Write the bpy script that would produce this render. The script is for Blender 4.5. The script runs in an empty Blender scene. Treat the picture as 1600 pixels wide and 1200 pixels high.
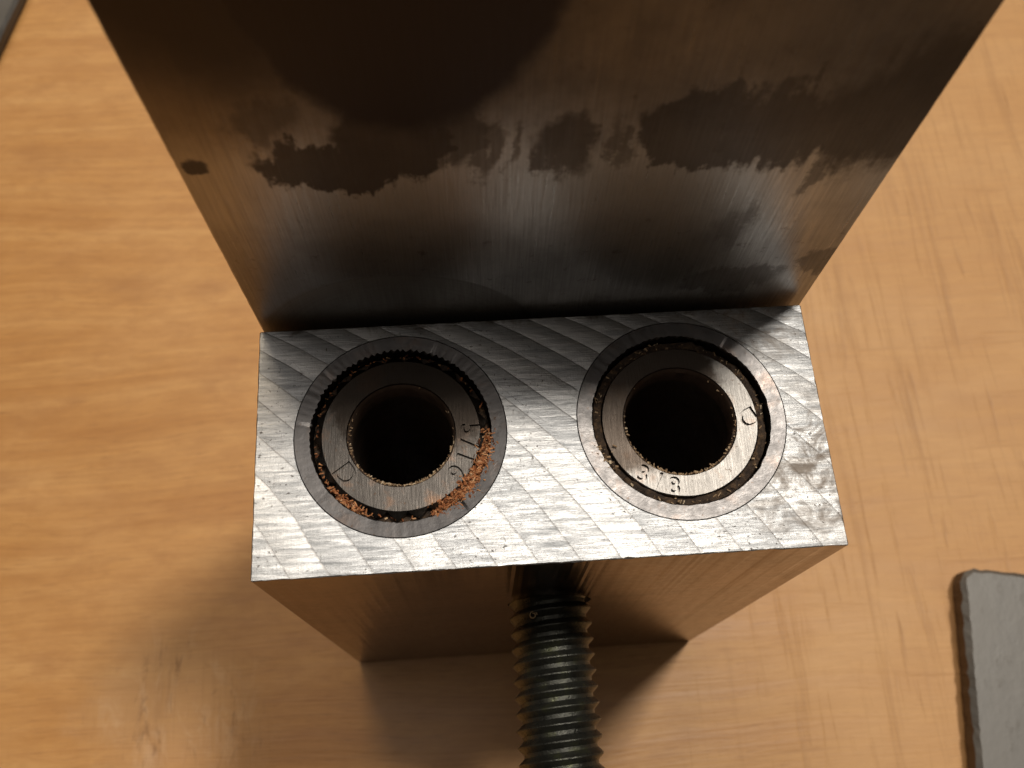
import bpy, bmesh, math, random
from mathutils import Vector, Matrix, noise

S = 0.001                      # everything below is written in millimetres
scene = bpy.context.scene
col = scene.collection
rnd = random.Random(7)

# ------------------------------------------------------------------ camera
BLOCK_H = 69.87                # the jig block stands on the table, its top is z = 0
CAM = Vector((-6.116, -15.193, 79.263))
ROT = ((0.9976614719, 0.0532987225, -0.0427882420),
       (-0.0654094117, 0.9261393783, -0.3714666350),
       (0.0198291787, 0.3733967035, 0.9274598134))
cam_data = bpy.data.cameras.new('camera')
cam = bpy.data.objects.new('camera', cam_data)
col.objects.link(cam)
cam.matrix_world = Matrix.Translation(CAM * S) @ Matrix(ROT).to_4x4()
cam_data.sensor_width = 36.0
cam_data.lens = 1462.0 / 1600.0 * 36.0
cam_data.clip_start = 0.002
cam_data.clip_end = 20.0
cam_data.dof.use_dof = True
cam_data.dof.focus_distance = 0.0870
cam_data.dof.aperture_fstop = 46.0
scene.camera = cam

# ------------------------------------------------------------------ world and lamps (a dim room at night)
world = bpy.data.worlds.new('World')
scene.world = world
world.use_nodes = True
bg = world.node_tree.nodes['Background']
bg.inputs['Color'].default_value = (1.0, 0.80, 0.58, 1)
bg.inputs['Strength'].default_value = 0.03

def lamp(name, direction, dist, size, watts, colour):
    ld = bpy.data.lights.new(name, 'AREA')
    ld.shape = 'DISK'
    ld.size = size
    ld.energy = watts
    ld.color = colour
    o = bpy.data.objects.new(name, ld)
    col.objects.link(o)
    d = Vector(direction).normalized()
    t = Vector((0, 8, -20)) * S
    o.location = t + d * dist
    o.rotation_euler = (-d).to_track_quat('-Z', 'Y').to_euler()
    return o

lamp('ceiling_lamp', (22.5, 20.0, 79), 1.2, 0.17, 8.3, (1.0, 0.91, 0.79))
lamp('corner_lamp', (-14, 74, 70), 1.1, 0.48, 3.0, (1.0, 0.80, 0.56))
lamp('fill_light', (-10, 14, 80), 1.2, 0.8, 2.4, (1.0, 0.90, 0.80))  # added soft fill, not a real lamp, brightens the shaded block top

scene.view_settings.view_transform = 'Standard'
scene.view_settings.look = 'None'
scene.view_settings.gamma = 1.0
scene.view_settings.use_curve_mapping = False
scene.view_settings.exposure = 0.12
scene.cycles.max_bounces = 10
scene.cycles.glossy_bounces = 6

# ------------------------------------------------------------------ node helpers
class NT:
    def __init__(self, name):
        self.m = bpy.data.materials.new(name)
        self.m.use_nodes = True
        self.t = self.m.node_tree
        self.b = self.t.nodes['Principled BSDF']
        tc = self.t.nodes.new('ShaderNodeTexCoord')
        mp = self.t.nodes.new('ShaderNodeMapping')
        mp.inputs['Scale'].default_value = (1000, 1000, 1000)     # object space in millimetres
        self.t.links.new(tc.outputs['Object'], mp.inputs['Vector'])
        self.p = mp.outputs['Vector']
    def set(self, sock, v):
        if v is None:
            return
        if hasattr(v, 'is_output'):
            self.t.links.new(v, sock)
        elif isinstance(v, (tuple, list)):
            sock.default_value = tuple(v) + ((1,) if len(v) == 3 and len(sock.default_value) == 4 else ())
        else:
            sock.default_value = v
    def math(self, op, a, b=None, c=None, clamp=False):
        n = self.t.nodes.new('ShaderNodeMath'); n.operation = op; n.use_clamp = clamp
        for i, v in enumerate((a, b, c)):
            self.set(n.inputs[i], v)
        return n.outputs[0]
    def vmath(self, op, a, b=None):
        n = self.t.nodes.new('ShaderNodeVectorMath'); n.operation = op
        self.set(n.inputs[0], a)
        if b is not None:
            self.set(n.inputs[1], b)
        return n.outputs['Value'] if op in ('LENGTH', 'DOT_PRODUCT', 'DISTANCE') else n.outputs['Vector']
    def xyz(self, v=None):
        n = self.t.nodes.new('ShaderNodeSeparateXYZ'); self.set(n.inputs[0], v or self.p)
        return n.outputs
    def comb(self, x, y, z):
        n = self.t.nodes.new('ShaderNodeCombineXYZ')
        for i, v in enumerate((x, y, z)):
            self.set(n.inputs[i], v)
        return n.outputs[0]
    def mapping(self, scale=(1, 1, 1), rot=(0, 0, 0), loc=(0, 0, 0), v=None):
        n = self.t.nodes.new('ShaderNodeMapping')
        self.set(n.inputs['Vector'], v or self.p)
        n.inputs['Scale'].default_value = scale; n.inputs['Rotation'].default_value = rot
        n.inputs['Location'].default_value = loc
        return n.outputs[0]
    def noise(self, v=None, scale=1.0, detail=4.0, rough=0.55, dist=0.0):
        n = self.t.nodes.new('ShaderNodeTexNoise')
        self.set(n.inputs['Vector'], v or self.p)
        n.inputs['Scale'].default_value = scale; n.inputs['Detail'].default_value = detail
        n.inputs['Roughness'].default_value = rough; n.inputs['Distortion'].default_value = dist
        return n.outputs['Fac']
    def ramp(self, f, stops):
        n = self.t.nodes.new('ShaderNodeValToRGB'); self.set(n.inputs[0], f)
        e = n.color_ramp.elements
        while len(e) < len(stops):
            e.new(0.5)
        for i, (p, c) in enumerate(stops):
            e[i].position = p
            e[i].color = tuple(c) + (1,) if isinstance(c, (tuple, list)) else (c, c, c, 1)
        return n.outputs[0]
    def remap(self, f, a, b, lo=0.0, hi=1.0, smooth=False):
        n = self.t.nodes.new('ShaderNodeMapRange'); self.set(n.inputs[0], f)
        if smooth:
            n.interpolation_type = 'SMOOTHSTEP'
        for i, v in enumerate((a, b, lo, hi)):
            n.inputs[i + 1].default_value = v
        return n.outputs[0]
    def mix(self, f, a, b, blend='MIX'):
        n = self.t.nodes.new('ShaderNodeMix'); n.data_type = 'RGBA'; n.blend_type = blend
        self.set(n.inputs[0], f); self.set(n.inputs[6], a); self.set(n.inputs[7], b)
        return n.outputs[2]
    def bump(self, h, dist, normal=None, strength=1.0):
        n = self.t.nodes.new('ShaderNodeBump'); self.set(n.inputs['Height'], h)
        n.inputs['Distance'].default_value = dist * S; n.inputs['Strength'].default_value = strength
        if normal is not None:
            self.set(n.inputs['Normal'], normal)
        return n.outputs[0]
    def done(self, base=None, metal=None, rough=None, normal=None, aniso=None, spec=None):
        b = self.b.inputs
        self.set(b['Base Color'], base); self.set(b['Metallic'], metal); self.set(b['Roughness'], rough)
        self.set(b['Normal'], normal); self.set(b['Anisotropic'], aniso); self.set(b['Specular IOR Level'], spec)
        return self.m

# ------------------------------------------------------------------ materials
def mat_wood():
    n = NT('maple_table')
    x, y, z = n.xyz()
    flat = n.comb(x, y, 0.0)
    bend = n.math('MULTIPLY', n.math('SUBTRACT', n.noise(n.mapping((0.011, 0.016, 0), v=flat), 1.0, 2), 0.5), 12.0)
    gv = n.comb(x, n.math('ADD', y, bend), 0.0)
    grain = n.noise(n.mapping((0.012, 0.20, 0), (0, 0, math.radians(-4)), v=gv), 1.0, 5, 0.6, 0.3)
    lines = n.noise(n.mapping((0.008, 1.1, 0), (0, 0, math.radians(-4)), v=gv), 1.0, 4, 0.6, 0.1)
    pores = n.noise(n.mapping((0.22, 3.2, 0), (0, 0, math.radians(-4)), v=gv), 1.0, 3, 0.6)
    blotch = n.noise(n.mapping((0.03, 0.055, 0), v=flat), 1.0, 5, 0.62, 0.5)
    base = n.ramp(grain, [(0.25, (0.45, 0.21, 0.062)), (0.5, (0.56, 0.29, 0.095)), (0.78, (0.63, 0.36, 0.135))])
    base = n.mix(n.remap(lines, 0.42, 0.74, 0.0, 0.42), base, (0.36, 0.16, 0.05))
    base = n.mix(n.remap(pores, 0.56, 0.72, 0.0, 0.55), base, (0.25, 0.11, 0.04))
    base = n.mix(n.remap(blotch, 0.44, 0.66, 0.0, 0.4), base, (0.66, 0.38, 0.16))
    base = n.mix(n.remap(n.noise(n.mapping((0.05, 0.10, 0), loc=(3, 9, 0), v=flat), 1.0, 4, 0.6), 0.56, 0.74, 0.0, 0.55), base, (0.34, 0.155, 0.055))
    mott = n.noise(n.mapping((0.16, 0.42, 0), (0, 0, math.radians(-4)), loc=(5, 5, 0), v=flat), 1.0, 6, 0.7, 0.4)
    base = n.mix(n.remap(mott, 0.40, 0.66, 0.0, 0.5), base, (0.42, 0.20, 0.065))
    # bare, worn areas where the finish is gone
    edge = n.math('MULTIPLY', n.math('SUBTRACT', blotch, 0.5), 34.0)
    right = n.remap(n.math('ADD', n.math('ADD', x, n.math('MULTIPLY', y, -0.12)), edge), 14, 52, smooth=True)
    patch = n.remap(n.math('ADD', n.vmath('DISTANCE', flat, (-54, -1, 0)), n.math('MULTIPLY', edge, 1.3)), 17, 4, smooth=True)
    worn = n.math('MAXIMUM', right, patch)
    base = n.mix(n.math('MULTIPLY', worn, 0.55), base, n.mix(blotch, (0.54, 0.30, 0.135), (0.68, 0.45, 0.24)))
    scr = n.noise(n.mapping((0.34, 0.020, 0), (0, 0, math.radians(-24)), v=flat), 1.0, 6, 0.66, 0.7)
    scr2 = n.noise(n.mapping((0.9, 0.05, 0), (0, 0, math.radians(-14)), loc=(7, 3, 0), v=flat), 1.0, 4, 0.62, 0.5)
    scr3 = n.noise(n.mapping((0.04, 0.7, 0), (0, 0, math.radians(2)), loc=(2, 8, 0), v=flat), 1.0, 4, 0.62, 0.4)
    m = n.math('MAXIMUM', n.remap(scr, 0.54, 0.80, 0, 0.75), n.math('MAXIMUM', n.remap(scr2, 0.58, 0.76, 0, 0.6), n.remap(scr3, 0.60, 0.78, 0, 0.5)))
    m = n.math('MULTIPLY', m, n.math('MAXIMUM', n.math('MAXIMUM', right, n.math('MULTIPLY', patch, 0.7)), 0.10))
    base = n.mix(n.math('MULTIPLY', m, 0.66), base, (0.22, 0.10, 0.045))
    sa = n.noise(n.mapping((0.32, 0.10, 0), (0, 0, math.radians(-22)), loc=(11, 2, 0), v=flat), 1.0, 5, 0.7, 1.2)
    sb = n.noise(n.mapping((0.30, 0.13, 0), (0, 0, math.radians(35)), loc=(4, 12, 0), v=flat), 1.0, 5, 0.7, 1.2)
    base = n.mix(n.math('MULTIPLY', n.remap(sb, 0.50, 0.66), n.math('MULTIPLY', patch, 0.32)), base, (0.72, 0.50, 0.32))
    base = n.mix(n.math('MULTIPLY', n.remap(sa, 0.56, 0.70), n.math('MULTIPLY', patch, 0.55)), base, (0.19, 0.09, 0.04))
    h = n.math('SUBTRACT', n.math('MULTIPLY', lines, 0.5), n.math('ADD', n.math('MULTIPLY', m, 0.9), n.math('MULTIPLY', pores, 0.3)))
    return n.done(base, 0.0, n.math('ADD', n.remap(grain, 0.3, 0.7, 0.36, 0.48), n.math('MULTIPLY', worn, 0.12)), n.bump(h, 0.12), spec=0.4)

def mat_milled():
    n = NT('milled_aluminium')
    x, y, z = n.xyz()
    wob = n.math('MULTIPLY', n.math('SUBTRACT', n.noise(n.mapping((0.12, 0.12, 0.1)), 1.0, 2), 0.5), 1.0)
    def arcs(cy, R, feed, sgn, off):
        dy = n.math('SUBTRACT', y, cy)
        s = n.math('SQRT', n.math('MAXIMUM', n.math('SUBTRACT', R * R, n.math('MULTIPLY', dy, dy)), 1.0))
        u = n.math('SUBTRACT', x, n.math('MULTIPLY', s, sgn))
        u = n.math('ADD', n.math('ADD', u, wob), off)
        return n.math('DIVIDE', u, feed)
    u1 = arcs(-30.0, 60.0, 3.5, 1.0, 0.6)
    saw = n.math('FRACT', u1)
    ids = n.math('FLOOR', u1)
    wn = n.t.nodes.new('ShaderNodeTexWhiteNoise'); wn.noise_dimensions = '1D'
    n.set(wn.inputs['W'], ids)
    band = wn.outputs['Value']
    u2 = arcs(60.0, 62.0, 5.2, -1.0, 1.1)
    saw2 = n.math('FRACT', u2)
    back = n.remap(n.math('ADD', y, n.math('MULTIPLY', wob, 6)), 11, 19, smooth=True)
    # scratches: fine, almost along x, and a sparse coarse set
    sc = n.noise(n.mapping((0.35, 9.0, 1), (0, 0, math.radians(7))), 1.0, 5, 0.7, 0.3)
    sc2 = n.noise(n.mapping((5.0, 0.5, 1), (0, 0, math.radians(38))), 1.0, 4, 0.7, 0.2)
    smear = n.noise(n.mapping((0.20, 2.3, 1), (0, 0, math.radians(6)), v=n.comb(n.math('ADD', x, n.math('MULTIPLY', band, 40.0)), n.math('ADD', y, n.math('MULTIPLY', band, 17.0)), 0.0)), 1.0, 6, 0.72, 0.5)
    dents = n.noise(n.mapping((0.9, 1.3, 1)), 1.0, 5, 0.75)
    h = n.math('MULTIPLY', n.math('POWER', saw, 2.0), -0.42)
    h = n.math('ADD', h, n.math('MULTIPLY', n.math('MULTIPLY', saw2, back), 0.10))
    h = n.math('ADD', h, n.math('MULTIPLY', sc, 0.075))
    h = n.math('ADD', h, n.math('MULTIPLY', sc2, 0.035))
    h = n.math('ADD', h, n.math('MULTIPLY', dents, 0.07))
    nor = n.bump(h, 0.45)
    edge = n.remap(saw, 0.93, 0.985)                          # step where one pass meets the next
    g = n.math('ADD', n.math('MULTIPLY', smear, 0.7), n.math('MULTIPLY', band, 0.14))
    base = n.ramp(g, [(0.25, (0.33, 0.347, 0.368)), (0.38, (0.47, 0.487, 0.508)), (0.50, (0.63, 0.643, 0.656))])
    base = n.mix(n.math('MULTIPLY', edge, 0.55), base, (0.20, 0.19, 0.185))
    # grime: specks everywhere, brown residue towards the right edge, darker brown beside the jaw
    speck = n.noise(n.mapping((2.1, 2.6, 1)), 1.0, 3, 0.7)
    cluster = n.noise(n.mapping((0.10, 0.13, 1), loc=(4, 2, 0)), 1.0, 3)
    sp = n.math('MULTIPLY', n.remap(speck, 0.615, 0.665), n.remap(cluster, 0.44, 0.60, 0.0, 1.0))
    base = n.mix(n.math('MULTIPLY', sp, 0.8), base, (0.075, 0.05, 0.035))
    grime = n.noise(n.mapping((0.28, 0.36, 1), loc=(1, 7, 0)), 1.0, 6, 0.7, 0.6)
    gz = n.math('MAXIMUM', n.remap(n.vmath('DISTANCE', n.p, (24.0, 7.0, 0)), 9.5, 3.0), n.remap(n.vmath('DISTANCE', n.p, (20.5, 22.8, 0)), 7.0, 2.5))
    gm = n.math('MULTIPLY', n.remap(grime, 0.46, 0.62), gz)
    base = n.mix(n.math('MULTIPLY', gm, 0.62), base, (0.30, 0.22, 0.15))
    rear_dark = n.remap(n.math('ADD', n.math('SUBTRACT', y, 22.4), n.math('MULTIPLY', n.math('SUBTRACT', grime, 0.5), 7.0)), 0.0, 1.6, smooth=True)  # darker noise-edged strip along the rear edge
    base = n.mix(n.math('MULTIPLY', rear_dark, 0.72), base, (0.13, 0.105, 0.085))
    rough = n.math('ADD', n.remap(smear, 0.35, 0.65, 0.56, 0.40), n.math('MULTIPLY', n.math('MAXIMUM', gm, sp), 0.3))
    return n.done(base, n.math('SUBTRACT', 1.0, n.math('MULTIPLY', n.math('MAXIMUM', sp, gm), 0.5)), rough, nor, aniso=0.3)

def mat_side():
    n = NT('ground_aluminium_side')
    br = n.noise(n.mapping((1.0, 1.0, 1.0)), 1.0, 5, 0.65)
    blot = n.noise(n.mapping((0.09, 0.1, 0.14), loc=(2, 0, 5)), 1.0, 5, 0.65)
    dark = n.noise(n.mapping((0.5, 0.5, 0.9), loc=(9, 3, 1)), 1.0, 4, 0.7)
    base = n.ramp(blot, [(0.3, (0.13, 0.086, 0.068)), (0.6, (0.24, 0.168, 0.136))])
    base = n.mix(n.remap(dark, 0.62, 0.72, 0, 0.7), base, (0.08, 0.06, 0.055))
    nor = n.bump(br, 0.006)
    return n.done(base, 1.0, n.remap(br, 0.3, 0.7, 0.14, 0.26), nor)

def mat_plate():
    n = NT('stained_steel_plate')
    x, y, z = n.xyz()
    c = lambda f, k: n.math('MULTIPLY', n.math('SUBTRACT', f, 0.5), k)
    tear = n.noise(n.mapping((0.9, 0.2, 0.06)), 1.0, 4, 0.6)
    rag = n.noise(n.mapping((0.75, 0.2, 0.55), loc=(2, 5, 9)), 1.0, 6, 0.72)
    lump = n.noise(n.mapping((0.17, 0.2, 0.19)), 1.0, 4, 0.6)
    lump2 = n.noise(n.mapping((0.17, 0.2, 0.19), loc=(17, 3, 8)), 1.0, 4, 0.6)
    grind = n.noise(n.mapping((5.0, 1.0, 0.13)), 1.0, 5, 0.7, 0.2)
    v1 = n.comb(n.math('ADD', x, n.math('ADD', c(lump, 6.0), c(rag, 3.0))), 0.0, n.math('ADD', z, n.math('ADD', n.math('ADD', c(lump2, 5.0), c(tear, 5.0)), c(rag, 5.5))))
    v2 = n.comb(n.math('ADD', x, c(lump, 3.0)), 0.0, n.math('ADD', z, n.math('ADD', c(lump2, 3.0), c(rag, 1.6))))
    def blob(v, cx, cz, rx, rz, s0=1.10, s1=0.88, k=1.0):
        d = n.vmath('LENGTH', n.vmath('MULTIPLY', n.vmath('SUBTRACT', v, (cx, 0, cz)), (1.0 / rx, 0, 1.0 / rz)))
        m = n.remap(d, s0, s1, smooth=True)
        return n.math('MULTIPLY', m, k) if k != 1.0 else m
    def union(ms):
        r = ms[0]
        for m in ms[1:]:
            r = n.math('MAXIMUM', r, m)
        return r
    black = union([blob(v2, -9.2, 43, 10.2, 15.2, 1.06, 0.90), blob(v2, -19, 46, 10.0, 12.5, 1.35, 0.75, 0.9)])
    ragged = union([blob(v1, -15.2, 24.2, 5.2, 3.0), blob(v1, -10.2, 26.6, 3.8, 4.2), blob(v1, -6.4, 27.2, 2.0, 3.4, 1.2, 0.7, 0.85), blob(v1, -18.4, 29.5, 2.2, 2.4, 1.3, 0.6, 0.6),
                    blob(v1, 1.6, 25.4, 2.3, 3.3, 1.2, 0.7, 0.8), blob(v1, -4.4, 24.8, 0.9, 3.0, 1.3, 0.6, 0.7),
                    blob(v1, 11.0, 26.2, 4.8, 4.4, 1.08, 0.9, 0.85), blob(v1, 16.5, 26.4, 6.0, 4.9, 1.12, 0.85, 0.9),
                    blob(v1, 24.5, 28.0, 7.5, 7.0, 1.2, 0.7, 0.9), blob(v1, -2.2, 25.2, 0.5, 2.6, 1.4, 0.5, 0.6), blob(v1, 5.0, 25.6, 0.5, 2.8, 1.4, 0.5, 0.6), blob(v1, 20.5, 21.5, 0.6, 3.2, 1.4, 0.5, 0.6), blob(v1, 18.4, 4.6, 4.4, 2.4, 1.2, 0.75, 0.6),
                    blob(v1, 25.2, 7.2, 2.0, 2.6, 1.15, 0.8, 0.55), blob(v1, 15.6, 13.6, 1.4, 2.6, 1.4, 0.5, 0.5), blob(v2, -24.4, 24.9, 0.9, 0.75, 1.15, 0.75)])
    wear = n.remap(grind, 0.62, 0.78)                                    # scratches rubbed through the stains
    ragged = n.math('MULTIPLY', ragged, n.math('SUBTRACT', 1.0, n.math('MULTIPLY', wear, 0.55)))
    cloud = n.noise(n.mapping((0.13, 0.1, 0.10), loc=(3, 0, 4)), 1.0, 6, 0.65)
    fleck = n.noise(n.mapping((1.0, 1.0, 0.8), loc=(5, 0, 2)), 1.0, 4, 0.7)
    base = n.ramp(cloud, [(0.28, (0.29, 0.278, 0.27)), (0.52, (0.43, 0.418, 0.408)), (0.72, (0.55, 0.538, 0.525))])
    base = n.mix(n.remap(grind, 0.35, 0.72, 0.0, 0.6), base, (0.20, 0.19, 0.182))
    base = n.mix(n.remap(fleck, 0.60, 0.72, 0, 0.65), base, (0.10, 0.075, 0.06))
    pale = n.math('MULTIPLY', n.remap(n.math('ADD', z, c(lump, 10.0)), 10, 20, smooth=True), n.remap(n.math('ADD', z, c(lump2, 8.0)), 29, 24, smooth=True))
    base = n.mix(n.math('MULTIPLY', pale, n.remap(grind, 0.3, 0.7, 0.9, 0.4)), base, (0.74, 0.725, 0.70))
    base = n.mix(n.remap(n.math('ADD', z, c(lump, 8.0)), 23, 34, 0.0, 0.8, smooth=True), base, n.mix(n.remap(cloud, 0.4, 0.65), (0.06, 0.05, 0.045), (0.125, 0.105, 0.085)))  # darker upper part: dim reflection painted into the colour
    base = n.mix(n.math('MULTIPLY', n.remap(n.math('ADD', x, c(lump2, 8.0)), -15, -23, smooth=True), 0.45), base, (0.17, 0.135, 0.118))
    base = n.mix(n.math('MULTIPLY', ragged, 0.94), base, n.mix(n.remap(cloud, 0.35, 0.7), (0.045, 0.038, 0.036), (0.085, 0.072, 0.066)))
    base = n.mix(black, base, n.mix(n.remap(grind, 0.4, 0.8), (0.018, 0.012, 0.016), (0.034, 0.025, 0.028)))
    dark_marks = n.math('MAXIMUM', black, ragged)  # soft upper-left dark area plus the ragged stains
    # the shallow spot-faced circle at the foot of the plate keeps its own turned finish
    rings = None
    for cx in (-12.8,):
        d = n.vmath('DISTANCE', n.comb(x, 0.0, z), (cx, 0.0, -5.0))
        m = n.remap(d, 13.35, 13.2)
        turned = n.noise(n.comb(n.math('MULTIPLY', d, 3.0), 0.0, cx), 1.0, 3, 0.6)
        base = n.mix(n.math('MULTIPLY', m, 0.6), base, n.mix(turned, (0.20, 0.19, 0.18), (0.42, 0.405, 0.385)))
        rings = m if rings is None else n.math('MAXIMUM', rings, m)
    rough = n.math('ADD', n.remap(grind, 0.3, 0.7, 0.26, 0.40), n.math('ADD', n.math('MULTIPLY', dark_marks, 0.10), n.math('MULTIPLY', rings, 0.16)))
    nor = n.bump(n.math('ADD', grind, n.math('MULTIPLY', cloud, 0.8)), 0.018)
    return n.done(base, n.math('SUBTRACT', 0.75, n.math('MULTIPLY', dark_marks, 0.3)), rough, nor)

def mat_steel(name, lo, hi, rough, streak=(7.0, 0.5), dirt=0.5, metal=1.0, painted_shade=None):
    n = NT(name)
    st = n.noise(n.mapping((streak[0], streak[1], 1.0), (0, 0, math.radians(-4))), 1.0, 5, 0.7, 0.1)
    cl = n.noise(n.mapping((0.35, 0.35, 0.35), loc=(3, 8, 1)), 1.0, 5, 0.65)
    sp = n.noise(n.mapping((2.2, 2.2, 2.2), loc=(1, 2, 9)), 1.0, 3, 0.7)
    base = n.mix(n.remap(cl, 0.3, 0.7), lo, hi)
    base = n.mix(n.remap(cl, 0.54, 0.68, 0, dirt), base, (0.16, 0.085, 0.045))
    base = n.mix(n.remap(sp, 0.64, 0.70, 0, 0.75), base, (0.07, 0.045, 0.03))
    if painted_shade:                                                   # plate's shade painted into the colour on one side: centre, radius, strength, colour
        fx, fy, fr, fk, fc = painted_shade
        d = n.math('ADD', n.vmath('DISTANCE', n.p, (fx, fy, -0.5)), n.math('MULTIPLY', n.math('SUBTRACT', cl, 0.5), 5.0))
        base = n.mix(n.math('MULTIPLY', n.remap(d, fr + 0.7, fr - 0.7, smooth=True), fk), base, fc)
    nor = n.bump(n.math('ADD', st, n.math('MULTIPLY', cl, 0.5)), 0.025)
    return n.done(base, metal, n.remap(st, 0.3, 0.7, rough - 0.06, rough + 0.08), nor)

def mat_dirt():
    n = NT('packed_dirt')
    a = n.noise(n.mapping((1.6, 1.6, 1.6)), 1.0, 6, 0.7)
    base = n.ramp(a, [(0.3, (0.018, 0.012, 0.010)), (0.52, (0.06, 0.038, 0.024)), (0.7, (0.20, 0.12, 0.06))])
    return n.done(base, 0.0, 0.75, n.bump(a, 0.4))

def mat_crumb(name, stops):
    n = NT(name)
    at = n.t.nodes.new('ShaderNodeAttribute'); at.attribute_name = 'tone'
    base = n.ramp(at.outputs['Fac'], stops)
    return n.done(base, 0.0, 0.7, spec=0.3)

def mat_screw():
    n = NT('black_oxide_steel')
    a = n.noise(n.mapping((0.7, 0.7, 0.7)), 1.0, 5, 0.65)
    b = n.noise(n.mapping((3.0, 3.0, 3.0), loc=(1, 2, 3)), 1.0, 4, 0.7)
    base = n.ramp(a, [(0.3, (0.032, 0.033, 0.030)), (0.55, (0.060, 0.062, 0.053)), (0.72, (0.085, 0.092, 0.050))])
    base = n.mix(n.remap(b, 0.62, 0.7, 0, 0.6), base, (0.02, 0.018, 0.015))
    return n.done(base, 0.7, n.remap(b, 0.3, 0.7, 0.22, 0.44), n.bump(b, 0.08))

def mat_dull(name, c0, c1, rough=0.55):
    n = NT(name)
    a = n.noise(n.mapping((0.12, 0.09, 0.1)), 1.0, 5, 0.6)
    b = n.noise(n.mapping((0.45, 0.30, 0.4), loc=(7, 1, 2)), 1.0, 4, 0.65)
    base = n.mix(n.remap(a, 0.3, 0.7), c0, c1)
    base = n.mix(n.remap(b, 0.60, 0.78, 0, 0.5), base, (0.09, 0.08, 0.07))
    return n.done(base, 0.7, n.remap(a, 0.3, 0.7, rough - 0.08, rough + 0.1), n.bump(b, 0.06))

WOOD = mat_wood(); MILLED = mat_milled(); SIDE = mat_side(); PLATE = mat_plate()
SLEEVE = mat_steel('sleeve_steel', (0.092, 0.090, 0.092), (0.115, 0.111, 0.111), 0.35, (1.0, 1.0), 0.2)
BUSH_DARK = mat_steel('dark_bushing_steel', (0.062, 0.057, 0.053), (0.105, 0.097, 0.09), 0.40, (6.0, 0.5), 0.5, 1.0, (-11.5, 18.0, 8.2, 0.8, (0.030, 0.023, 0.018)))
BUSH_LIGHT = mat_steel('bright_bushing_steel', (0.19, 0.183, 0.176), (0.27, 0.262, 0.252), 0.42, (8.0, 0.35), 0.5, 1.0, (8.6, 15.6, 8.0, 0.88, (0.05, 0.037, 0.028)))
BORE = mat_steel('dull_bore_steel', (0.10, 0.075, 0.06), (0.20, 0.16, 0.13), 0.45, (1.0, 1.0), 0.7, 0.7)
RIM = mat_steel('rusty_bore_rim', (0.10, 0.062, 0.042), (0.26, 0.19, 0.15), 0.55, (1.5, 1.5), 0.85, 0.5)
DIRT = mat_dirt(); STAMP = mat_steel('stamped_grime', (0.03, 0.022, 0.018), (0.07, 0.05, 0.035), 0.6, (1, 1), 0.3, 0.4); SCREW = mat_screw()
RUSTY = mat_crumb('orange_wood_dust', [(0.0, (0.10, 0.035, 0.018)), (0.35, (0.36, 0.13, 0.05)), (0.7, (0.60, 0.28, 0.12)), (1.0, (0.68, 0.47, 0.28))])
PALE = mat_crumb('pale_wood_dust', [(0.0, (0.16, 0.09, 0.05)), (0.5, (0.42, 0.29, 0.17)), (1.0, (0.66, 0.54, 0.38))])
GREY_PLATE = mat_dull('grey_cast_metal', (0.15, 0.148, 0.144), (0.23, 0.227, 0.22))
DARK_SIDE = mat_dull('shaded_plate_edge', (0.07, 0.05, 0.035), (0.13, 0.095, 0.07))  # worn edge, with the loose plate's side shade painted in dark brown
GREY_BAR = mat_dull('dark_grey_metal', (0.10, 0.098, 0.096), (0.15, 0.146, 0.142))

# ------------------------------------------------------------------ object helpers
def finish(name, bm, mats, parent=None, smooth=None, origin=None):
    me = bpy.data.meshes.new(name)
    bmesh.ops.recalc_face_normals(bm, faces=bm.faces)
    bmesh.ops.scale(bm, vec=(S, S, S), verts=bm.verts)
    bm.to_mesh(me); bm.free()
    for m in (mats if isinstance(mats, (list, tuple)) else [mats]):
        me.materials.append(m)
    if smooth is not None:
        me.shade_smooth()
        if smooth:
            me.set_sharp_from_angle(angle=math.radians(smooth))
    o = bpy.data.objects.new(name, me)
    col.objects.link(o)
    if parent is not None:
        o.parent = parent
    if origin is not None:
        o.location = Vector(origin) * S
    return o

def tag(o, label=None, cat=None, kind=None, group=None):
    for k, v in (('label', label), ('category', cat), ('kind', kind), ('group', group)):
        if v:
            o[k] = v
    return o

def boolean(o, cutters):
    dg = None
    for c in cutters:
        md = o.modifiers.new('cut', 'BOOLEAN'); md.operation = 'DIFFERENCE'; md.object = c; md.solver = 'EXACT'
    dg = bpy.context.evaluated_depsgraph_get(); dg.update()
    me = bpy.data.meshes.new_from_object(o.evaluated_get(dg))
    old = o.data
    o.modifiers.clear(); o.data = me
    bpy.data.meshes.remove(old)
    for c in cutters:
        cm = c.data
        bpy.data.objects.remove(c); bpy.data.meshes.remove(cm)

def lathe(bm, prof, n=128, centre=(0, 0), rfun=None, mat=None, close=False):
    rings = []
    for j, (r, z) in enumerate(prof):
        ring = []
        for i in range(n):
            a = 2 * math.pi * i / n
            rr, zz = rfun(j, i, a, r, z) if rfun else (r, z)
            ring.append(bm.verts.new((centre[0] + rr * math.cos(a), centre[1] + rr * math.sin(a), zz)))
        rings.append(ring)
    rng = range(len(rings)) if close else range(len(rings) - 1)
    for j in rng:
        A, B = rings[j], rings[(j + 1) % len(rings)]
        for i in range(n):
            f = bm.faces.new((A[i], A[(i + 1) % n], B[(i + 1) % n], B[i]))
            if mat:
                f.material_index = mat(j)
    return rings

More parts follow.
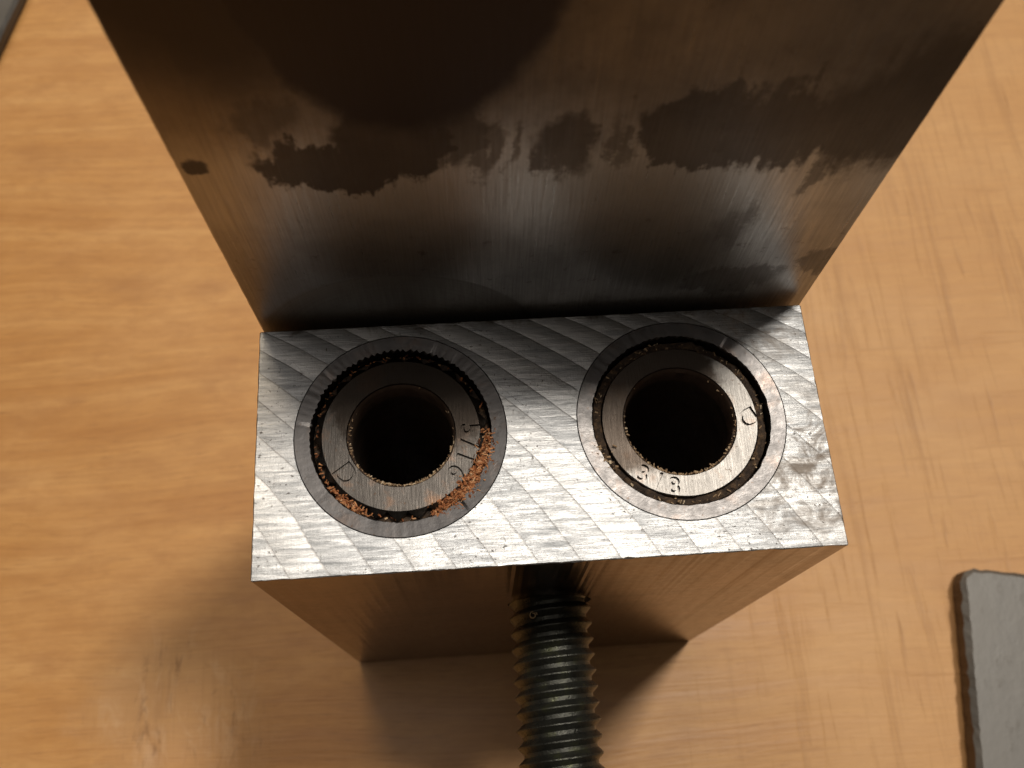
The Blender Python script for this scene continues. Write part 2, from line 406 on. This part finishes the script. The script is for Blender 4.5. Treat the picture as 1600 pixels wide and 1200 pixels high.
def cylinder(name, r, a, b, n=96):
    """closed cutter cylinder from point a to b (mm)"""
    a, b = Vector(a), Vector(b)
    d = (b - a).normalized()
    q = d.to_track_quat('Z', 'Y').to_matrix()
    bm = bmesh.new()
    lo, hi = [], []
    for i in range(n):
        t = 2 * math.pi * i / n
        p = q @ Vector((r * math.cos(t), r * math.sin(t), 0))
        lo.append(bm.verts.new(a + p)); hi.append(bm.verts.new(b + p))
    for i in range(n):
        bm.faces.new((lo[i], lo[(i + 1) % n], hi[(i + 1) % n], hi[i]))
    bm.faces.new(lo[::-1]); bm.faces.new(hi)
    return finish(name, bm, [])

def worn_slab(bm, sx, sy, z0, z1, cx, cy, chamfer=0.25, jit=0.05, step=0.6, rc=0.25, top_mat=0, side_mat=0, rim_mat=None, seed=1, axis='z'):
    """a slab whose top and bottom edges are broken and a little nicked; axis 'z' stands it up, 'y' swaps z and y"""
    pts = []
    hx, hy = sx / 2, sy / 2
    cs = [(hx - rc, hy - rc, 0), (-hx + rc, hy - rc, 90), (-hx + rc, -hy + rc, 180), (hx - rc, -hy + rc, 270)]
    for k in range(4):
        x, y, a0 = cs[k]
        for i in range(5):
            a = math.radians(a0 + 22.5 * i)
            pts.append((x + rc * math.cos(a), y + rc * math.sin(a), math.cos(a), math.sin(a)))
        x2, y2, a2 = cs[(k + 1) % 4]
        a = math.radians(a0 + 90)
        p = (x + rc * math.cos(a), y + rc * math.sin(a)); q = (x2 + rc * math.cos(a), y2 + rc * math.sin(a))
        L = math.hypot(q[0] - p[0], q[1] - p[1]); m = int(L / step)
        for i in range(1, m):
            t = i / m
            pts.append((p[0] + (q[0] - p[0]) * t, p[1] + (q[1] - p[1]) * t, math.cos(a), math.sin(a)))
    levels = [(z0, -chamfer), (z0 + chamfer, 0), (z1 - chamfer, 0), (z1, -chamfer)]
    rings = []
    for li, (z, off) in enumerate(levels):
        ring = []
        for (x, y, nx, ny) in pts:
            nz = noise.noise(Vector((x * 0.9 + seed * 7, y * 0.9, li * 3.7))) + 0.6 * noise.noise(Vector((x * 3.1, y * 3.1 + seed, li * 1.3)))
            nick = max(0.0, noise.noise(Vector((x * 0.7 + 31, y * 0.7 + seed * 5, 4))) - 0.42) * 1.6
            o = off + jit * nz - (nick * jit * 5 if li in (0, 3) else 0)
            zz = z + (0 if li in (0, 3) else (1 if li == 1 else -1) * (jit * 0.8 * nz + nick * jit * 3))
            ring.append(bm.verts.new((cx + x + nx * o, cy + y + ny * o, zz)))
        rings.append(ring)
    n = len(pts)
    for li, (A, B) in enumerate(zip(rings, rings[1:])):
        for i in range(n):
            f = bm.faces.new((A[i], A[(i + 1) % n], B[(i + 1) % n], B[i]))
            f.material_index = rim_mat if (li == 2 and rim_mat is not None) else side_mat
    f = bm.faces.new(rings[0][::-1]); f.material_index = side_mat
    f = bm.faces.new(rings[-1]); f.material_index = top_mat
    if axis == 'y':
        for v in bm.verts:
            v.co = Vector((v.co.x, -v.co.z, v.co.y))
    return rings

# ------------------------------------------------------------------ the table
bm = bmesh.new()
worn_slab(bm, 620, 560, -BLOCK_H - 30, -BLOCK_H, 10, 60, chamfer=1.5, jit=0.05, step=12, rc=4)
table = tag(finish('table_top', bm, WOOD), 'honey coloured wooden table top with dark scuffs and scratches', 'table', 'structure')

# ------------------------------------------------------------------ the doweling jig
D = 23.1
jig = bpy.data.objects.new('doweling_jig', None)
col.objects.link(jig)
jig.location = (0, 0.012, -BLOCK_H * S)
tag(jig, 'steel and aluminium doweling jig with two drill bushings standing on the wooden table', 'doweling jig')
UP = Vector((0, -12.0, BLOCK_H))       # parts keep the block-top coordinate system
HOLES = ((-12.68, 12.42), (12.62, 12.42))
ROD = (0.85, -21.6)

bm = bmesh.new()
worn_slab(bm, 51.0, D, -BLOCK_H, 0.0, 0.0, D / 2, chamfer=0.08, jit=0.06, step=0.35, rc=0.15, top_mat=0, side_mat=1, rim_mat=0)
block = finish('guide_block', bm, [MILLED, SIDE], jig, None, UP)
cut = [cylinder('cut', 9.52, (hx, hy, -60), (hx, hy, 2), 128) for hx, hy in HOLES]
cut.append(cylinder('cut', 4.42, (ROD[0], -2, ROD[1]), (ROD[0], 6, ROD[1]), 64))
for c in cut:
    c.location = Vector((0, 0, 0))
block.parent = None; block.location = (0, 0, 0)
boolean(block, cut)
block.parent = jig; block.location = UP * S
tag(block, 'milled aluminium block with diagonal cutter marks and two holes')

# jaw plate behind the block, taller than it
bm = bmesh.new()
PZ0, PZ1 = -BLOCK_H, 42.5
worn_slab(bm, 51.75, PZ1 - PZ0, -(D + 0.75 + 9.5), -(D + 0.75), 0.27, (PZ0 + PZ1) / 2, chamfer=0.18, jit=0.05, step=0.6, rc=0.9, seed=3, axis='y')
jaw = finish('jaw_plate', bm, PLATE)
boolean(jaw, [cylinder('cut', 13.3, (hx, D + 0.95, -5.0), (hx, D - 3, -5.0), 160) for hx in (-12.8, )])
jaw.parent = jig; jaw.location = UP * S
tag(jaw, 'tall steel plate with ragged dark stains')

# sleeves pressed into the block
def sleeve(c, seed, ragged):
    bm = bmesh.new()
    def rf(j, i, a, r, z):
        if j in (3, 4):
            k = noise.noise(Vector((math.cos(a) * 9 + seed, math.sin(a) * 9, j)))
            up = max(0.0, math.sin(a - 0.2)) if ragged else 0.25
            s = 0.11 * math.sin(a * 84 + 2.5 * k) * (0.15 + up)
            return r + 0.10 * k + s * ragged, z - 0.03 * abs(k)
        return r, z
    lathe(bm, [(9.50, -12), (9.50, -0.05), (9.42, 0.03), (8.12, -0.06), (8.06, -0.20), (8.2, -0.75), (8.05, -1.2), (8.2, -1.7), (8.05, -2.2), (8.1, -12)],
          448, c, rf)
    return bm
for k, c in enumerate(HOLES):
    o = finish('sleeve', sleeve(c, 3 + 5 * k, 1.0 if k == 0 else 0.35), SLEEVE, block, 35)
    tag(o, 'plain grey steel sleeve ring ' + ('with ragged inner edge' if k == 0 else 'with smooth inner edge'))

# stamped lettering cutters
def glyph(text, size, at, ang, depth_z, bold=0.045):
    cu = bpy.data.curves.new('glyph', 'FONT')
    cu.body = text; cu.size = size; cu.align_x = 'CENTER'; cu.align_y = 'CENTER'
    cu.extrude = 0.5; cu.resolution_u = 3; cu.offset = 0.07 if text == '/' else bold
    t = bpy.data.objects.new('glyph', cu); col.objects.link(t)
    dg = bpy.context.evaluated_depsgraph_get(); dg.update()
    me = bpy.data.meshes.new_from_object(t.evaluated_get(dg))
    bpy.data.objects.remove(t); bpy.data.curves.remove(cu)
    bm = bmesh.new(); bm.from_mesh(me); bpy.data.meshes.remove(me)
    bmesh.ops.remove_doubles(bm, verts=bm.verts, dist=1e-4)
    M = Matrix.Translation((at[0], at[1], depth_z + 0.5)) @ Matrix.Rotation(ang, 4, 'Z')
    bmesh.ops.transform(bm, matrix=M, verts=bm.verts)
    bm.normal_update()
    for f in bm.faces:
        f.material_index = 3 if abs(f.normal.z) < 0.5 else 0
    return finish('glyph', bm, [BUSH_DARK, BORE, RIM, STAMP])

def stamp_ring(c, r, items, size, z, inward):
    out = []
    for ch, deg in items:
        a = math.radians(deg)
        out.append(glyph(ch, size, (c[0] + r * math.cos(a), c[1] + r * math.sin(a)), a + (math.pi / 2 if inward else -math.pi / 2), z))
    return out

def bushing(c, zt, r_face, r_bore, teeth, mats, glyphs):
    bm = bmesh.new()
    n = 150
    def rf(j, i, a, r, z):
        if teeth and j in (6, 7):
            ph = (i % 6) / 6.0
            tip = 1.0 - abs(ph - 0.5) * 2
            return r + 0.72 * tip, z - (0.34 * tip if j == 6 else 0)
        k = 0.03 * noise.noise(Vector((math.cos(a) * 4, math.sin(a) * 4, j + zt * 9)))
        return r + k, z
    b = r_bore
    prof = [(b, -48), (b, zt - 2.6), (b, zt - 0.55), (b + 0.20, zt - 0.14), (b + 0.28, zt), (r_face - 0.06, zt), (r_face + 0.02, zt - 0.10), (r_face + 0.10, zt - 2.2), (r_face + 0.10, -48)]
    if teeth:
        prof[6] = (r_face + 0.02, zt - 0.12)
    lathe(bm, prof, n, c, rf, lambda j: 1 if j in (0, 8) else 2 if j < 3 else 0, close=True)
    o = finish('bushing', bm, mats)
    boolean(o, glyphs)
    o.data.shade_smooth(); o.data.set_sharp_from_angle(angle=math.radians(28))
    o.parent = jig; o.location = UP * S
    return o

ZL, ZR = -0.30, -0.75
cL, cR = HOLES
g = stamp_ring(cL, 6.15, [('5', 1), ('/', -12), ('1', -24), ('6', -39)], 2.45, ZL - 0.28, False)
g += stamp_ring(cL, 6.1, [('D', -145)], 2.6, ZL - 0.26, True)
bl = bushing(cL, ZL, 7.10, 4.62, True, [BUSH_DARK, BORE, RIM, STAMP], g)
tag(bl, 'dark steel bushing stamped 5/16 with toothed rim')
g = []
for ch, deg, tilt in (('3', -129, -25), ('/', -115.5, -14), ('8', -102, -6)):
    a = math.radians(deg)
    g.append(glyph(ch, 2.15, (cR[0] + 6.25 * math.cos(a), cR[1] + 6.25 * math.sin(a)), math.radians(tilt), ZR - 0.30))
g.append(glyph('D', 2.5, (cR[0] + 6.3, cR[1] - 0.05), math.radians(205), ZR - 0.30))
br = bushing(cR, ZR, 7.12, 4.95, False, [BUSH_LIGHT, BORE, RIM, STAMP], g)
tag(br, 'bright brushed steel bushing stamped 3/8')

# dirt packed in the groove between bushing and sleeve
for k, (c, z0, rf_) in enumerate(((cL, -1.35, 7.0), (cR, -1.25, 7.0))):
    bm = bmesh.new()
    def rf(j, i, a, r, z, k=k):
        nz = noise.noise(Vector((math.cos(a) * 14 + k * 9, math.sin(a) * 14, j * 2.0)))
        big = max(0.0, noise.noise(Vector((math.cos(a) * 2.6 + k * 5, math.sin(a) * 2.6, 7.0))))
        return r, z + (0.30 * nz + (0.9 if k else 0.5) * big if 0 < j < 4 else 0)
    lathe(bm, [(rf_, z0 - 1.0), (rf_ + 0.2, z0), (rf_ + 0.55, z0 + 0.12), (rf_ + 0.9, z0), (rf_ + 1.2, z0 - 1.0)], 300, c, rf)
    o = finish('groove_dirt', bm, DIRT, bl if k == 0 else br, 40)
    o['kind'] = 'stuff'

# threaded clamp screw, running out of the front face
def screw():
    bm = bmesh.new()
    P, RC, RR = 1.585, 4.34, 3.74
    n = 72
    y0, y1 = 5.0, -46.0
    prof = [(0.0, RR), (0.12, RR), (0.46, RC - 0.03), (0.50, RC), (0.54, RC - 0.03), (0.88, RR)]
    def rad(t):
        t %= 1.0
        for (a, ra), (b, rb) in zip(prof, prof[1:] + [(1.0, RR)]):
            if a <= t <= b:
                return ra + (rb - ra) * (t - a) / max(b - a, 1e-6)
        return RR
    fr = [0.0, 0.12, 0.28, 0.46, 0.50, 0.54, 0.72, 0.88]
    turns = int((y0 - y1) / P)
    rings = []
    for k in range(turns):
        for f in fr:
            ring = []
            for i in range(n):
                a = 2 * math.pi * i / n
                # each ring follows the helix, so the crests stay sharp lines
                y = y1 + (k + f) * P - P * (i / n)
                r = rad(f)
                yy = y
                end = min(1.0, max(0.0, (yy - y1) / 2.0))
                r = min(r, 2.6 + 1.7 * end)
                w = 0.035 * noise.noise(Vector((yy * 1.2, math.cos(a) * 3, math.sin(a) * 3)))
                r += w
                ring.append(bm.verts.new((ROD[0] + r * math.cos(a), yy, ROD[1] + r * math.sin(a))))
            rings.append(ring)
    per = len(fr)
    for A, B in zip(rings, rings[1:]):
        for i in range(n - 1):
            bm.faces.new((A[i], A[i + 1], B[i + 1], B[i]))
    # stitch the seam: vertex n-1 of ring j continues at vertex 0 of ring j - per (one pitch further along)
    for j in range(per, len(rings) - 1):
        A, B = rings[j], rings[j + 1]
        bm.faces.new((A[n - 1], rings[j - per][0], rings[j + 1 - per][0], B[n - 1]))
    return bm
sc_o = finish('clamp_screw', screw(), SCREW, jig, 22, UP)
tag(sc_o, 'black threaded steel rod')

# ------------------------------------------------------------------ wood dust
def crumbs(name, spots, mat, label, seed):
    """spots: (x, y, z, size) -> one irregular splinter each"""
    r = random.Random(seed)
    bm = bmesh.new()
    lay = bm.verts.layers.float.new('tone')
    for (x, y, z, s) in spots:
        t = min(1.0, max(0.0, r.gauss(0.5, 0.24)))
        q = Matrix.Rotation(r.uniform(0, 6.28), 4, Vector((r.gauss(0, 0.5), r.gauss(0, 0.5), 1)).normalized())
        L, Wd, T = s * r.uniform(0.6, 1.6), s * r.uniform(0.25, 0.7), s * r.uniform(0.15, 0.45)
        vs = []
        for sx in (-1, 1):
            for sy, sz in ((-1, -1), (1, -1), (1, 1), (-1, 1)):
                k = r.uniform(0.35, 1.0)
                p = q @ Vector((sx * L * 0.5 * r.uniform(0.7, 1), sy * Wd * 0.5 * k, sz * T * 0.5 * k))
                v = bm.verts.new(Vector((x, y, z)) + p); v[lay] = t; vs.append(v)
        for f in ((0, 1, 2, 3), (7, 6, 5, 4), (0, 4, 5, 1), (1, 5, 6, 2), (2, 6, 7, 3), (3, 7, 4, 0)):
            bm.faces.new([vs[i] for i in f])
    o = finish(name, bm, mat)
    tag(o, label, 'wood dust', 'stuff')
    return o
sp = []
for i in range(2400):
    a = math.radians(rnd.triangular(-72, 2, -38)); r_ = rnd.gauss(7.9, 0.40)
    sp.append((cL[0] + r_ * math.cos(a), cL[1] + r_ * math.sin(a), rnd.uniform(-0.75, -0.05) + (0.05 if r_ > 8 else 0), rnd.uniform(0.08, 0.42)))
for i in range(160):
    a = math.radians(rnd.gauss(-128, 8)); r_ = rnd.gauss(7.75, 0.18)
    sp.append((cL[0] + r_ * math.cos(a), cL[1] + r_ * math.sin(a), rnd.uniform(-0.8, -0.15), rnd.uniform(0.15, 0.5)))
for i in range(120):
    a = math.radians(rnd.uniform(0, 360)); r_ = rnd.gauss(7.65, 0.12)
    sp.append((cL[0] + r_ * math.cos(a), cL[1] + r_ * math.sin(a), rnd.uniform(-1.0, -0.6), rnd.uniform(0.12, 0.4)))
crumbs('wood_dust', sp, RUSTY, 'orange brown wood dust caught round the dark toothed bushing', 3)
sp = []
for c, rb, zt in ((cL, 4.62, ZL), (cR, 4.95, ZR)):
    for i in range(260):
        a = math.radians(rnd.gauss(-88, 48)); r_ = rb + rnd.uniform(-0.02, 0.22)
        sp.append((c[0] + r_ * math.cos(a), c[1] + r_ * math.sin(a), zt - 0.30 + rnd.uniform(-0.25, 0.16), rnd.uniform(0.08, 0.38)))
for i in range(110):
    a = math.radians(rnd.uniform(0, 360)); r_ = rnd.gauss(7.6, 0.2)
    sp.append((cR[0] + r_ * math.cos(a), cR[1] + r_ * math.sin(a), -1.05 + rnd.uniform(-0.1, 0.2), rnd.uniform(0.12, 0.4)))
for i in range(26):
    a = math.radians(rnd.gauss(-158, 6)); r_ = rnd.gauss(8.0, 0.45)
    sp.append((cR[0] + r_ * math.cos(a), cR[1] + r_ * math.sin(a), -0.06 if r_ > 8 else -0.5, rnd.uniform(0.12, 0.35)))
crumbs('wood_dust', sp, PALE, 'pale wood dust clinging to the rims of both bores', 4)

# tiny curled shaving on the screw
bm = bmesh.new()
prev = None
for i in range(26):
    a = i * 0.33; rr = 0.42 - 0.010 * i
    base = Vector((ROD[0] - 2.0 + rr * math.cos(a), -1.75 + rr * math.sin(a), ROD[1] + 3.62))
    pr = [bm.verts.new(base + Vector((math.cos(a) * d, math.sin(a) * d, h))) for d, h in ((-0.05, -0.2), (0.05, -0.2), (0.05, 0.22), (-0.05, 0.22))]
    if prev:
        for k in range(4):
            bm.faces.new((prev[k], prev[(k + 1) % 4], pr[(k + 1) % 4], pr[k]))
    prev = pr
tag(finish('wood_shaving', bm, mat_steel('shaving_tan', (0.30, 0.20, 0.10), (0.42, 0.30, 0.16), 0.6, (1, 1), 0.2, 0.0), None, 30),
    'tiny tan curled shaving lying on the black screw thread', 'shaving')

# ------------------------------------------------------------------ other metal pieces on the table
bm = bmesh.new()
worn_slab(bm, 51.75, 118, -BLOCK_H, -BLOCK_H + 4, 0, 0, chamfer=0.7, jit=0.22, step=0.9, rc=2.4, seed=9, side_mat=1, rim_mat=0)
loose = finish('jaw_plate', bm, [GREY_PLATE, DARK_SIDE])
loose.location = Vector((85.0, -54.2, 0)) * S
loose.rotation_euler = (0, 0, math.radians(-9.1))
tag(loose, 'loose light grey metal jaw plate lying flat on the table beside the jig', 'metal plate')

bm = bmesh.new()
worn_slab(bm, 60, 130, -BLOCK_H, -BLOCK_H + 3, 0, 0, chamfer=0.6, jit=0.1, step=1.5, rc=1.5, seed=12)
bar = finish('metal_bar', bm, GREY_BAR)
bar.location = Vector((-122.8, 133.2, 0)) * S
bar.rotation_euler = (0, 0, math.radians(-13))
tag(bar, 'dark grey metal bar lying on the table behind the stained plate', 'metal bar')
